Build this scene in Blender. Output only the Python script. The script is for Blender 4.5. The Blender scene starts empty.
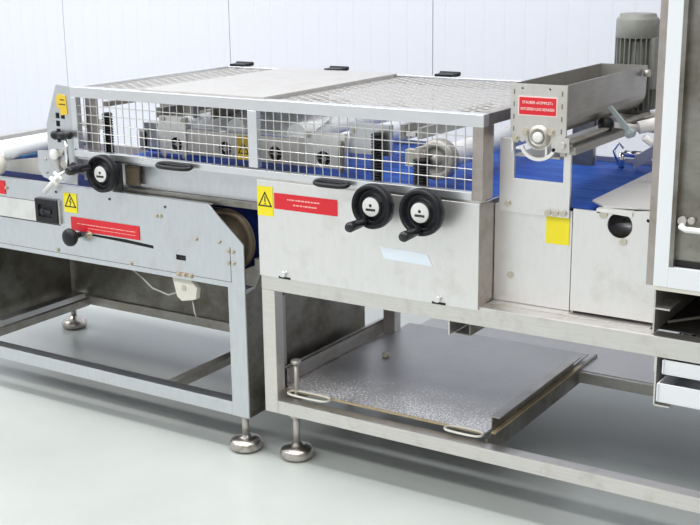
import bpy, bmesh, math, random
from mathutils import Vector, Matrix
random.seed(7)
S = bpy.context.scene
COL = S.collection
PI = math.pi

# ------------------------------------------------------------ materials
def nt(name):
    m = bpy.data.materials.new(name); m.use_nodes = True
    t = m.node_tree; b = t.nodes['Principled BSDF']
    return m, t, b

def simple(name, col, rough=.5, metal=0., spec=.5, bump=0., bscale=200, var=0., vscale=8):
    m, t, b = nt(name)
    b.inputs['Base Color'].default_value = (*col, 1)
    b.inputs['Roughness'].default_value = rough
    b.inputs['Metallic'].default_value = metal
    b.inputs['Specular IOR Level'].default_value = spec
    co = t.nodes.new('ShaderNodeTexCoord')
    if bump:
        n = t.nodes.new('ShaderNodeTexNoise'); n.inputs['Scale'].default_value = bscale; n.inputs['Detail'].default_value = 3
        bp = t.nodes.new('ShaderNodeBump'); bp.inputs['Strength'].default_value = bump; bp.inputs['Distance'].default_value = .002
        t.links.new(co.outputs['Object'], n.inputs['Vector']); t.links.new(n.outputs['Fac'], bp.inputs['Height'])
        t.links.new(bp.outputs['Normal'], b.inputs['Normal'])
    if var:
        n = t.nodes.new('ShaderNodeTexNoise'); n.inputs['Scale'].default_value = vscale; n.inputs['Detail'].default_value = 5
        mx = t.nodes.new('ShaderNodeMix'); mx.data_type = 'RGBA'
        mx.inputs['A'].default_value = (*[c*(1-var) for c in col], 1); mx.inputs['B'].default_value = (*[min(1, c*(1+var)) for c in col], 1)
        t.links.new(co.outputs['Object'], n.inputs['Vector']); t.links.new(n.outputs['Fac'], mx.inputs['Factor'])
        t.links.new(mx.outputs['Result'], b.inputs['Base Color'])
    return m

def steel(name, c1, c2, rough=.38, stretch=(2, 2, 60), dirt=(.45, .38, .28), dlo=.62, dhi=.8, damt=.5, dscale=9, metal=1.0):
    """brushed stainless sheet: streaks along one axis, patchy grime"""
    m, t, b = nt(name)
    N = t.nodes; L = t.links
    co = N.new('ShaderNodeTexCoord')
    mp = N.new('ShaderNodeMapping'); mp.inputs['Scale'].default_value = stretch
    L.new(co.outputs['Object'], mp.inputs['Vector'])
    n1 = N.new('ShaderNodeTexNoise'); n1.inputs['Scale'].default_value = 6; n1.inputs['Detail'].default_value = 6
    L.new(mp.outputs['Vector'], n1.inputs['Vector'])
    mx = N.new('ShaderNodeMix'); mx.data_type = 'RGBA'
    mx.inputs['A'].default_value = (*c1, 1); mx.inputs['B'].default_value = (*c2, 1)
    L.new(n1.outputs['Fac'], mx.inputs['Factor'])
    n2 = N.new('ShaderNodeTexNoise'); n2.inputs['Scale'].default_value = dscale; n2.inputs['Detail'].default_value = 8; n2.inputs['Roughness'].default_value = .65
    L.new(co.outputs['Object'], n2.inputs['Vector'])
    mr = N.new('ShaderNodeMapRange'); mr.inputs['From Min'].default_value = dlo; mr.inputs['From Max'].default_value = dhi
    mr.inputs['To Max'].default_value = damt
    L.new(n2.outputs['Fac'], mr.inputs['Value'])
    m2 = N.new('ShaderNodeMix'); m2.data_type = 'RGBA'; m2.inputs['B'].default_value = (*dirt, 1)
    L.new(mr.outputs['Result'], m2.inputs['Factor']); L.new(mx.outputs['Result'], m2.inputs['A'])
    L.new(m2.outputs['Result'], b.inputs['Base Color'])
    r = N.new('ShaderNodeMapRange'); r.inputs['To Min'].default_value = rough-.08; r.inputs['To Max'].default_value = rough+.12
    L.new(n2.outputs['Fac'], r.inputs['Value']); L.new(r.outputs['Result'], b.inputs['Roughness'])
    b.inputs['Metallic'].default_value = metal
    bp = N.new('ShaderNodeBump'); bp.inputs['Strength'].default_value = .02; bp.inputs['Distance'].default_value = .0005
    L.new(n1.outputs['Fac'], bp.inputs['Height']); L.new(bp.outputs['Normal'], b.inputs['Normal'])
    return m

M = {}
M['sheet'] = steel('bright_sheet_steel', (.80, .79, .78), (.89, .88, .87), .38, (14, 14, 3), (.55, .50, .42), .54, .80, .5, metal=.85)
M['sheet_blue'] = steel('side_sheet_steel', (.60, .62, .66), (.71, .73, .76), .32, (12, 12, 3), (.46, .43, .38), .54, .82, .45, metal=.92)
M['tube'] = steel('steel_tube', (.66, .635, .605), (.82, .795, .765), .33, (3, 3, 30), (.40, .32, .20), .56, .78, .5, 14, metal=.85)
M['tube_x'] = steel('steel_rail', (.62, .60, .575), (.82, .795, .765), .30, (2, 20, 40), (.38, .31, .21), .52, .8, .5, 14, metal=.9)
M['guard'] = steel('guard_steel', (.73, .745, .77), (.84, .855, .88), .28, (2, 6, 6), (.55, .5, .45), .65, .85, .25, metal=.9)
M['wire'] = simple('mesh_wire', (.74, .73, .70), .35, .8)
M['expanded'] = simple('expanded_metal', (.56, .54, .51), .45, .7)
M['plate'] = steel('hopper_plate', (.62, .60, .57), (.72, .70, .67), .4, (20, 20, 4), (.5, .44, .36), .5, .8, .4, metal=.8)
M['trough'] = steel('trough_steel', (.40, .39, .37), (.52, .51, .48), .38, (6, 3, 20), (.3, .27, .22), .5, .8, .5, metal=.9)
M['brown_steel'] = steel('brownish_steel', (.40, .36, .33), (.54, .49, .46), .35, (6, 6, 4), (.24, .20, .15), .46, .72, .6, 10, metal=.9)  # brown tone; also carries the dark reflections of right-facing sides
M['dark_grimy'] = steel('dark_grimy_steel', (.24, .23, .205), (.38, .37, .33), .36, (5, 5, 12), (.10, .08, .05), .42, .68, .75, 7, metal=.85)  # grime, with reflections of dark surroundings put into the base colour
M['dusty'] = steel('old_steel', (.50, .48, .45), (.62, .60, .56), .45, (6, 6, 20), (.34, .27, .17), .48, .75, .6, 12, metal=.75)
M['foot'] = steel('foot_chrome', (.42, .39, .36), (.66, .62, .58), .28, (4, 4, 4), (.30, .25, .2), .5, .66, .8, 40)
M['chrome'] = simple('chrome', (.85, .85, .86), .16, 1)
M['black'] = simple('black_plastic', (.010, .011, .014), .36, spec=.35, bump=.3, bscale=300)
M['black_gloss'] = simple('black_gloss', (.015, .015, .018), .22)
M['dark'] = simple('dark_inside', (.02, .02, .02), .8)
M['white'] = simple('white_plastic', (.80, .80, .78), .4, var=.06, vscale=30)
M['ivory'] = simple('ivory_plastic', (.72, .70, .62), .45, var=.1, vscale=30)
M['white_paint'] = simple('white_powder_coat', (.84, .87, .90), .32)
M['rust_light'] = simple('brown_strip', (.42, .34, .27), .6, .3, var=.3, vscale=60)
M['rust'] = simple('rusty_brown', (.13, .10, .065), .6, .2, var=.5, vscale=20)
M['tan'] = simple('tan_edge', (.52, .42, .26), .5, .3, var=.3, vscale=40)
M['satin'] = steel('satin_grey', (.40, .40, .40), (.50, .50, .50), .45, (3, 20, 20), (.3, .28, .24), .6, .85, .4, metal=.4)
M['satin_light'] = steel('satin_light', (.66, .65, .63), (.72, .71, .69), .42, (6, 6, 6), (.5, .47, .42), .6, .85, .4, metal=.35)
M['roller'] = simple('roller_white', (.86, .88, .90), .32, var=.04)
M['red'] = simple('red_sticker', (.72, .018, .03), .4)
M['red_edge'] = simple('sticker_border', (.90, .72, .70), .5)
M['yellow'] = simple('yellow_sticker', (.92, .78, .02), .42)
M['amber'] = simple('amber_sticker', (.80, .55, .04), .45)
M['ink'] = simple('black_ink', (.02, .02, .015), .5)
M['redink'] = simple('pale_print', (.95, .45, .42), .5)
M['whiteink'] = simple('white_print', (.92, .85, .82), .5)
M['motor'] = simple('grey_motor_paint', (.22, .23, .21), .5, bump=.4, bscale=60, var=.25, vscale=30)
M['cable'] = simple('grey_cable', (.42, .42, .40), .5)
M['white_sticker'] = simple('white_sticker', (.84, .92, 1.0), .35)
M['zinc'] = simple('zinc_bolt', (.62, .58, .48), .35, .8)
M['rubber'] = simple('dark_rubber', (.05, .05, .05), .6)
M['lever'] = simple('grey_lever', (.40, .47, .49), .4, .3)
M['crumb'] = simple('dough_crumb', (.88, .80, .60), .8)
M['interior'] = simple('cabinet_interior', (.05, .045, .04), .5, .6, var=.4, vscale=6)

def belt(name, c1, c2, dust):
    m, t, b = nt(name); N = t.nodes; L = t.links
    co = N.new('ShaderNodeTexCoord'); mp = N.new('ShaderNodeMapping'); mp.inputs['Scale'].default_value = (3, 14, 3)
    mp.inputs['Rotation'].default_value = (0, 0, .35)
    L.new(co.outputs['Object'], mp.inputs['Vector'])
    n = N.new('ShaderNodeTexNoise'); n.inputs['Scale'].default_value = 1.6; n.inputs['Detail'].default_value = 8; n.inputs['Roughness'].default_value = .7
    L.new(mp.outputs['Vector'], n.inputs['Vector'])
    r = N.new('ShaderNodeValToRGB'); e = r.color_ramp.elements
    e[0].position = .42; e[0].color = (*c1, 1); e[1].position = .62; e[1].color = (*c2, 1)
    x = r.color_ramp.elements.new(.78); x.color = (*dust, 1)
    L.new(n.outputs['Fac'], r.inputs['Fac']); L.new(r.outputs['Color'], b.inputs['Base Color'])
    b.inputs['Roughness'].default_value = .6; b.inputs['Specular IOR Level'].default_value = .2 if dust[0] > .1 else .05
    return m
M['belt'] = belt('blue_belt', (.018, .085, .46), (.045, .16, .60), (.30, .42, .74))
M['navy'] = belt('navy_belt', (.003, .007, .05), (.005, .014, .09), (.02, .04, .16))

def floor_mat():
    m, t, b = nt('epoxy_floor'); N = t.nodes; L = t.links
    co = N.new('ShaderNodeTexCoord')
    n = N.new('ShaderNodeTexNoise'); n.inputs['Scale'].default_value = 1.3; n.inputs['Detail'].default_value = 9; n.inputs['Roughness'].default_value = .6
    L.new(co.outputs['Object'], n.inputs['Vector'])
    r = N.new('ShaderNodeValToRGB'); e = r.color_ramp.elements
    e[0].position = .3; e[0].color = (.44, .47, .455, 1); e[1].position = .7; e[1].color = (.52, .55, .53, 1)
    L.new(n.outputs['Fac'], r.inputs['Fac'])
    n2 = N.new('ShaderNodeTexNoise'); n2.inputs['Scale'].default_value = 55; n2.inputs['Detail'].default_value = 2
    L.new(co.outputs['Object'], n2.inputs['Vector'])
    r2 = N.new('ShaderNodeValToRGB'); e = r2.color_ramp.elements
    e[0].position = .70; e[0].color = (0, 0, 0, 1); e[1].position = .78; e[1].color = (.35, .35, .35, 1)
    L.new(n2.outputs['Fac'], r2.inputs['Fac'])
    mx = N.new('ShaderNodeMix'); mx.data_type = 'RGBA'; mx.inputs['B'].default_value = (.36, .37, .35, 1)
    L.new(r2.outputs['Color'], mx.inputs['Factor']); L.new(r.outputs['Color'], mx.inputs['A'])
    L.new(mx.outputs['Result'], b.inputs['Base Color'])
    b.inputs['Roughness'].default_value = .30
    bp = N.new('ShaderNodeBump'); bp.inputs['Strength'].default_value = .12; bp.inputs['Distance'].default_value = .002
    n3 = N.new('ShaderNodeTexNoise'); n3.inputs['Scale'].default_value = 25; L.new(co.outputs['Object'], n3.inputs['Vector'])
    L.new(n3.outputs['Fac'], bp.inputs['Height']); L.new(bp.outputs['Normal'], b.inputs['Normal'])
    return m
M['floor'] = floor_mat()

def wall_mat():
    m, t, b = nt('white_cladding'); N = t.nodes; L = t.links
    co = N.new('ShaderNodeTexCoord')
    sx = N.new('ShaderNodeSeparateXYZ'); L.new(co.outputs['Object'], sx.inputs['Vector'])
    w = N.new('ShaderNodeMath'); w.operation = 'MULTIPLY'; w.inputs[1].default_value = 1/.094
    L.new(sx.outputs['X'], w.inputs[0])
    fr = N.new('ShaderNodeMath'); fr.operation = 'FRACT'; L.new(w.outputs[0], fr.inputs[0])
    g = N.new('ShaderNodeMapRange'); g.interpolation_type = 'SMOOTHSTEP'; g.inputs['From Min'].default_value = 0; g.inputs['From Max'].default_value = .05
    L.new(fr.outputs[0], g.inputs['Value'])
    g2 = N.new('ShaderNodeMapRange'); g2.interpolation_type = 'SMOOTHSTEP'; g2.inputs['From Min'].default_value = 1; g2.inputs['From Max'].default_value = .95
    L.new(fr.outputs[0], g2.inputs['Value'])
    mu = N.new('ShaderNodeMath'); mu.operation = 'MULTIPLY'; L.new(g.outputs['Result'], mu.inputs[0]); L.new(g2.outputs['Result'], mu.inputs[1])
    bp = N.new('ShaderNodeBump'); bp.inputs['Strength'].default_value = .35; bp.inputs['Distance'].default_value = .003
    L.new(mu.outputs[0], bp.inputs['Height']); L.new(bp.outputs['Normal'], b.inputs['Normal'])
    b.inputs['Base Color'].default_value = (.73, .75, .83, 1)
    b.inputs['Roughness'].default_value = .45
    return m
M['wall'] = wall_mat()

def tray_mat():
    m, t, b = nt('floury_tray'); N = t.nodes; L = t.links
    co = N.new('ShaderNodeTexCoord')
    n = N.new('ShaderNodeTexNoise'); n.inputs['Scale'].default_value = 4; n.inputs['Detail'].default_value = 10; n.inputs['Roughness'].default_value = .7
    L.new(co.outputs['Object'], n.inputs['Vector'])
    n2 = N.new('ShaderNodeTexNoise'); n2.inputs['Scale'].default_value = 160; n2.inputs['Detail'].default_value = 2
    L.new(co.outputs['Object'], n2.inputs['Vector'])
    # flour lies thicker along the front edge of the tray
    sx = N.new('ShaderNodeSeparateXYZ'); L.new(co.outputs['Object'], sx.inputs['Vector'])
    fr = N.new('ShaderNodeMapRange'); fr.inputs['From Min'].default_value = .0; fr.inputs['From Max'].default_value = -.36; fr.inputs['To Min'].default_value = -.13; fr.inputs['To Max'].default_value = .20
    L.new(sx.outputs['Y'], fr.inputs['Value'])
    a = N.new('ShaderNodeMath'); a.operation = 'ADD'; L.new(n2.outputs['Fac'], a.inputs[0]); L.new(fr.outputs['Result'], a.inputs[1])
    a2 = N.new('ShaderNodeMath'); a2.operation = 'MULTIPLY_ADD'; a2.inputs[1].default_value = .5; L.new(n.outputs['Fac'], a2.inputs[0]); L.new(a.outputs[0], a2.inputs[2])
    r = N.new('ShaderNodeMapRange'); r.inputs['From Min'].default_value = .86; r.inputs['From Max'].default_value = 1.04
    L.new(a2.outputs[0], r.inputs['Value'])
    mx = N.new('ShaderNodeMix'); mx.data_type = 'RGBA'; mx.inputs['B'].default_value = (.86, .86, .88, 1)
    base = N.new('ShaderNodeMix'); base.data_type = 'RGBA'; base.inputs['A'].default_value = (.34, .34, .335, 1); base.inputs['B'].default_value = (.58, .575, .56, 1)
    L.new(n.outputs['Fac'], base.inputs['Factor']); L.new(base.outputs['Result'], mx.inputs['A'])
    L.new(r.outputs['Result'], mx.inputs['Factor']); L.new(mx.outputs['Result'], b.inputs['Base Color'])
    iv = N.new('ShaderNodeMapRange'); iv.inputs['To Min'].default_value = .65; iv.inputs['To Max'].default_value = 0
    L.new(r.outputs['Result'], iv.inputs['Value']); L.new(iv.outputs['Result'], b.inputs['Metallic'])
    b.inputs['Roughness'].default_value = .4
    return m
M['tray'] = tray_mat()

# ------------------------------------------------------------ mesh builder (world coordinates)
class MB:
    def __init__(s): s.bm = bmesh.new()
    def box(s, x0, x1, y0, y1, z0, z1):
        v = [s.bm.verts.new(p) for p in ((x0,y0,z0),(x1,y0,z0),(x1,y1,z0),(x0,y1,z0),(x0,y0,z1),(x1,y0,z1),(x1,y1,z1),(x0,y1,z1))]
        for f in ((3,2,1,0),(4,5,6,7),(0,1,5,4),(1,2,6,5),(2,3,7,6),(3,0,4,7)): s.bm.faces.new([v[i] for i in f])
        return s
    def prism(s, pts, vec, off=None):
        """pts: 3D polygon, extruded by vec"""
        vec = Vector(vec)
        a = [s.bm.verts.new(p) for p in pts]; b = [s.bm.verts.new(Vector(p)+vec) for p in pts]
        n = len(pts)
        fs = [s.bm.faces.new(a), s.bm.faces.new(b[::-1])]
        for i in range(n): fs.append(s.bm.faces.new((a[(i+1) % n], a[i], b[i], b[(i+1) % n])))
        bmesh.ops.recalc_face_normals(s.bm, faces=fs)
        return s
    def xz(s, pts, y0, y1): return s.prism([(x, y0, z) for x, z in pts], (0, y1-y0, 0))
    def yz(s, pts, x0, x1): return s.prism([(x0, y, z) for y, z in pts], (x1-x0, 0, 0))
    def xy(s, pts, z0, z1): return s.prism([(x, y, z0) for x, y in pts], (0, 0, z1-z0))
    def cyl(s, p0, p1, r0, r1=None, n=24, cap=True):
        r1 = r0 if r1 is None else r1
        p0 = Vector(p0); p1 = Vector(p1); d = (p1-p0).normalized()
        u = d.orthogonal().normalized(); w = d.cross(u)
        a = []; b = []
        for i in range(n):
            t = 2*PI*i/n; q = u*math.cos(t)+w*math.sin(t)
            a.append(s.bm.verts.new(p0+q*r0)); b.append(s.bm.verts.new(p1+q*r1))
        for i in range(n):
            f = s.bm.faces.new((a[i], a[(i+1) % n], b[(i+1) % n], b[i])); f.smooth = n > 8
        if cap: s.bm.faces.new(a[::-1]); s.bm.faces.new(b)
        return s
    def lathe(s, c, axis, prof, n=32):
        """prof: list of (radius, height along axis)"""
        c = Vector(c); d = Vector(axis).normalized(); u = d.orthogonal().normalized(); w = d.cross(u)
        rings = []
        for r, h in prof:
            if r < 1e-5: rings.append([s.bm.verts.new(c+d*h)])
            else: rings.append([s.bm.verts.new(c+d*h+(u*math.cos(2*PI*i/n)+w*math.sin(2*PI*i/n))*r) for i in range(n)])
        fs = []
        for A, B in zip(rings, rings[1:]):
            for i in range(n):
                j = (i+1) % n
                if len(A) == 1 and len(B) == 1: continue
                if len(A) == 1: q = (A[0], B[j], B[i])
                elif len(B) == 1: q = (A[i], A[j], B[0])
                else: q = (A[i], A[j], B[j], B[i])
                f = s.bm.faces.new(q); f.smooth = True; fs.append(f)
        bmesh.ops.recalc_face_normals(s.bm, faces=fs)
        return s
    def tube(s, path, r, n=10, closed=False):
        P = [Vector(p) for p in path]; m = len(P); rings = []
        for i in range(m):
            a = P[i-1] if (i > 0 or closed) else P[i]; b = P[(i+1) % m] if (i < m-1 or closed) else P[i]
            d = (b-a).normalized()
            ref = Vector((0, 0, 1)) if abs(d.z) < .9 else Vector((0, 1, 0))
            u = d.cross(ref).normalized(); w = d.cross(u)
            rings.append([s.bm.verts.new(P[i]+(u*math.cos(2*PI*k/n)+w*math.sin(2*PI*k/n))*r) for k in range(n)])
        fs = []
        for i in range(m if closed else m-1):
            A = rings[i]; B = rings[(i+1) % m]
            for k in range(n):
                f = s.bm.faces.new((A[k], A[(k+1) % n], B[(k+1) % n], B[k])); f.smooth = True; fs.append(f)
        if not closed: fs.append(s.bm.faces.new(rings[0][::-1])); fs.append(s.bm.faces.new(rings[-1]))
        bmesh.ops.recalc_face_normals(s.bm, faces=fs)
        return s
    def xform(s, mat): bmesh.ops.transform(s.bm, matrix=mat, verts=s.bm.verts); return s
    def build(s, name, mat, parent=None, bevel=0., label=None, kind=None, origin=None):
        me = bpy.data.meshes.new(name)
        o = bpy.data.objects.new(name, me); COL.objects.link(o)
        wo = Vector(origin) if origin is not None else (world(parent) if parent else Vector((0, 0, 0)))
        bmesh.ops.translate(s.bm, vec=-wo, verts=s.bm.verts)
        s.bm.to_mesh(me); s.bm.free(); me.materials.append(mat)
        if parent: o.parent = parent; o.location = wo-world(parent)
        else: o.location = wo
        if bevel:
            b = o.modifiers.new('bevel', 'BEVEL'); b.width = bevel; b.segments = 2; b.limit_method = 'ANGLE'; b.angle_limit = .7
        if label: o['label'] = label
        if kind: o['kind'] = kind
        return o

def world(o):
    v = Vector(o.location)
    while o.parent: o = o.parent; v += Vector(o.location)
    return v

def thing(name, label, cat, loc=(0, 0, 0), group=None):
    o = bpy.data.objects.new(name, None); COL.objects.link(o); o.location = loc; o.empty_display_size = .1
    o['label'] = label; o['category'] = cat
    if group: o['group'] = group
    return o

def tag(o, label, cat, group=None):
    o['label'] = label; o['category'] = cat
    if group: o['group'] = group
    return o

def cut(o, cutters):
    """cut real holes: cutters is a list of MB filled with closed solids in world coordinates"""
    for c in cutters:
        c.bm.normal_update()
        me = bpy.data.meshes.new('c'); w = world(o)
        bmesh.ops.recalc_face_normals(c.bm, faces=c.bm.faces)
        bmesh.ops.translate(c.bm, vec=-w, verts=c.bm.verts); c.bm.to_mesh(me); c.bm.free()
        k = bpy.data.objects.new('c', me); COL.objects.link(k); k.location = w
        md = o.modifiers.new('b', 'BOOLEAN'); md.object = k; md.operation = 'DIFFERENCE'; md.solver = 'EXACT'
        while o.modifiers[0] != md: o.modifiers.move(len(o.modifiers)-1, 0)
        bpy.context.view_layer.update()
        others = [(x.name, x.show_viewport) for x in o.modifiers if x != md]
        for x in o.modifiers:
            if x != md: x.show_viewport = False
        dg = bpy.context.evaluated_depsgraph_get()
        new = bpy.data.meshes.new_from_object(o.evaluated_get(dg))
        o.modifiers.remove(md)
        for x in o.modifiers: x.show_viewport = True
        old = o.data; o.data = new; new.name = old.name; bpy.data.meshes.remove(old)
        bpy.data.objects.remove(k); bpy.data.meshes.remove(me)
    return o

def each(name, mat, parent, items, bevel=0.):
    """items: list of functions that add one piece; every piece becomes its own part"""
    return [f(MB()).build(name, mat, parent, bevel) for f in items]
def boxes(name, mat, parent, lst, bevel=0.):
    return [MB().box(*b).build(name, mat, parent, bevel) for b in lst]
def hexbolt(mb, c, axis=(0, -1, 0), r=.006, h=.005):
    c = Vector(c); a = Vector(axis).normalized()
    mb.cyl(c, c+a*.0015, r*1.45, n=16); mb.cyl(c+a*.0015, c+a*h, r, n=6)
    return mb

# ------------------------------------------------------------ lettering and stickers (face -Y)
def text_mesh(name, txt, x, z, y, size, mat, parent, width=None, align='CENTER'):
    cu = bpy.data.curves.new(name, 'FONT'); cu.body = txt; cu.size = size; cu.align_x = align; cu.align_y = 'CENTER'; cu.extrude = .0002
    t = bpy.data.objects.new('t', cu); COL.objects.link(t)
    bpy.context.view_layer.update()
    me = bpy.data.meshes.new_from_object(t.evaluated_get(bpy.context.evaluated_depsgraph_get()))
    bpy.data.objects.remove(t); bpy.data.curves.remove(cu)
    xs = [v.co.x for v in me.vertices]; w = max(xs)-min(xs); k = (width/w) if width else 1
    me.transform(Matrix.Translation((x, y, z)) @ Matrix.Rotation(PI/2, 4, 'X') @ Matrix.Diagonal((k, 1, 1, 1)))
    me.transform(Matrix.Translation(-world(parent)))
    me.name = name; me.materials.append(mat)
    o = bpy.data.objects.new(name, me); COL.objects.link(o); o.parent = parent
    return o

def dashes(name, x0, x1, rows, y, h, mat, parent, seed=1):
    """rows of print too small to read"""
    rnd = random.Random(seed); m = MB()
    for z in rows:
        x = x0
        while x < x1:
            w = rnd.uniform(.002, .011)
            m.box(x, min(x+w, x1), y-.0003, y, z-h/2, z+h/2); x += w+rnd.uniform(.0015, .003)
    return m.build(name, mat, parent)

def warn_sticker(name, x0, x1, z0, z1, y, parent, mat, label, mark='bolt', tz=None):
    st = MB().box(x0, x1, y-.001, y, z0, z1).build(name, mat, parent, label=label)
    cx = (x0+x1)/2; w = (x1-x0)*.40; zb = tz if tz is not None else z0+(z1-z0)*.34; H = w*1.75
    y0 = y-.0016; tri = [(cx-w, zb), (cx+w, zb), (cx, zb+H)]
    m = MB()
    g = w*.17
    def bar(a, b, t):
        a = Vector((a[0], a[1])); b = Vector((b[0], b[1])); d = (b-a).normalized(); n = Vector((-d.y, d.x))*t/2; e = d*t/2
        p = [a-e+n, a-e-n, b+e-n, b+e+n]
        m.xz([(q.x, q.y) for q in p], y0, y-.001)
    for i in range(3): bar(tri[i], tri[(i+1) % 3], g)
    if mark == 'bolt':
        bar((cx+w*.12, zb+H*.66), (cx-w*.12, zb+H*.42), g*.8); bar((cx-w*.12, zb+H*.42), (cx+w*.14, zb+H*.40), g*.7); bar((cx+w*.14, zb+H*.40), (cx-w*.05, zb+H*.14), g*.8)
    else:
        bar((cx, zb+H*.66), (cx, zb+H*.34), g); bar((cx, zb+H*.17), (cx, zb+H*.15), g)
    m.build('warning_symbol', M['ink'], st)
    return st

def ellipse_loop(cx, cy, cz, ax, ay, n=20, plane='xy'):
    out = []
    for i in range(n):
        t = 2*PI*i/n; c = math.copysign(abs(math.cos(t))**.6, math.cos(t)); s_ = math.copysign(abs(math.sin(t))**.6, math.sin(t))
        out.append((cx+ax*c, cy+ay*s_, cz) if plane == 'xy' else (cx+ax*c, cy, cz+ay*s_))
    return out

# ============================================================ the room
def structure(o): o['kind'] = 'structure'; return o
structure(MB().box(-7, 4.2, -5, 2.0, -.05, 0).build('floor', M['floor']))
structure(MB().box(-7, 4.2, -5, 2.0, 3.6, 3.65).build('ceiling', M['white_paint']))
structure(MB().box(4.1, 4.2, -5, 2.0, 0, 3.6).build('added_dark_wall', simple('added_wall_brown_grey', (.26, .235, .22), .6)))  # unseen wall, added brown-grey to darken what right-facing steel reflects
structure(MB().box(-7, -6.9, -5, 2.0, 0, 3.6).build('wall_left', M['white_paint']))
wall = thing('wall_back', 'x', 'x'); del wall['label']; del wall['category']; structure(wall)
W = 1.125
for k in range(-6, 5):
    x0 = -.534+W*k
    structure(MB().box(x0+.002, x0+W-.002, 2.0, 2.08, 0, 3.6).build('wall_panel', M['wall'], wall))
structure(MB().box(-7.5, 5.3, 2.085, 2.1, 0, 3.6).build('wall_core', M['rubber'], wall))

# ============================================================ levelling foot (shared pattern)
def foot(parent, x, y, ztop, r=.05):
    f = MB().lathe((x, y, 0), (0, 0, 1), [(0, .001), (r*.86, .001), (r*.97, .007), (r*1.02, .017), (r*.97, .027), (r*.84, .034), (r*.55, .038), (r*.33, .041), (r*.28, .048), (0, .048)]).build('levelling_foot', M['foot'], parent)
    MB().cyl((x, y, .045), (x, y, ztop), .011, n=16).cyl((x, y, ztop-.014), (x, y, ztop-.002), .018, n=6).build('threaded_stem', M['dusty'], f)
    return f

# ============================================================ main conveyor stand with front apron
mc = thing('belt_conveyor', 'stainless steel belt conveyor stand with blue belt, pale front apron and two black handwheels', 'conveyor', (0, 0, 0))
X1 = 2.3
boxes('leg', M['tube'], mc, [(0, .046, 0, .04, .138, .513), (0, .046, .68, .72, .138, .565)], .002)
MB().box(X1-.046, X1, 0, .04, .138, .513).build('leg', M['tube'], mc, .002)
MB().box(X1-.046, X1, .68, .72, .138, .565).build('leg', M['tube'], mc, .002)
MB().box(0, X1, 0, .045, .513, .564).build('upper_rail', M['tube_x'], mc, .002)
MB().box(.046, X1-.046, 0, .04, .138, .178).build('lower_rail', M['tube_x'], mc, .002)
MB().box(0, X1, .68, .72, .513, .555).build('upper_rail', M['dusty'], mc, .002)
MB().box(.046, X1-.046, .685, .72, .140, .175).build('lower_rail', M['dusty'], mc, .002)
MB().box(.046, X1-.046, .700, .99, .172, .177).box(.046, X1-.046, .984, .99, .177, .188).build('rear_strip', M['satin_light'], mc)
MB().box(.006, .044, .04, .68, .138, .176).build('side_rail', M['dusty'], mc, .002)
MB().box(X1-.04, X1-.004, .04, .68, .138, .176).build('side_rail', M['dusty'], mc, .002)
MB().box(0, .044, .045, .68, .52, .56).build('side_rail', M['dusty'], mc, .002)
MB().box(.700, .707, .041, .84, .135, .186).box(.68, .7, .041, .84, .135, .140).build('cross_rail', M['dark_grimy'], mc)
# slide rails that carry the tray
MB().box(-.004, .000, .12, .72, .186, .236).box(-.012, .0, .12, .72, .232, .237).box(-.004, .03, .12, .68, .176, .184).build('slide_rail', M['dusty'], mc)
sr = MB().box(.697, .701, .085, .655, .187, .232).build('slide_rail', M['dark_grimy'], mc)
MB().box(.694, .722, .085, .655, .232, .236).build('rail_flange', M['trough'], sr)
MB().box(.701, .713, .075, .70, .189, .1935).build('rail_edge', M['tan'], sr)
# hanging channels under the upper rail
for bx in (.597, 1.152):
    MB().prism([(bx, .02, .513), (bx, .34, .513), (bx, .34, .468), (bx, .02, .468)], (.004, 0, 0)).build('hanger_bracket', M['tube'], mc)
    MB().box(bx+.004, bx+.050, .05, .30, .464, .467).box(bx+.046, bx+.050, .05, .30, .467, .513).build('hanger_flange', M['dark_grimy'], mc)  # flange coloured dark for the shade inside the channel's hollow
MB().box(1.161, 1.165, .0, .3, .392, .513).box(1.165, 1.20, 0, .05, .390, .394).build('hanger_bracket', M['tube'], mc)
for x, y in ((.092, .028), (.025, .70), (X1-.025, .02), (X1-.025, .70)): foot(mc, x, y, .14)
MB().cyl((.078, .052, .14), (.078, .052, .286), .0075, n=16).lathe((.078, .052, .284), (0, 0, 1), [(0, 0), (.015, 0), (.016, .006), (.013, .011), (0, .012)], 20).build('stop_rod', M['dusty'], mc)

# apron
ap = MB().box(0, .695, -.006, .004, .556, .835).box(0, .006, .004, .05, .556, .832).build('apron', M['sheet'], mc, .0015)
MB().box(.688, .6955, -.0055, .115, .557, .833).build('apron_return', M['brown_steel'], mc)  # brown grime, with the dark side reflection put into the colour too
MB().box(.700, 1.13, .046, .30, .556, .565).build('ledge', M['tube'], mc)
boxes('apron_slot', M['dark'], mc, [(x-.02, x+.02, -.0075, -.006, .556, .562) for x in (.088, .582)])
for x in (.088, .582):
    MB().cyl((x, -.006, .571), (x, -.016, .571), .008, n=16).cyl((x-.008, -.006, .568), (x-.008, -.012, .568), .006, n=12).build('latch_pin', M['chrome'], mc)
MB().box(.0, .695, -.004, .03, .8355, .8425).build('apron_ledge', M['tube_x'], mc)
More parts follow.
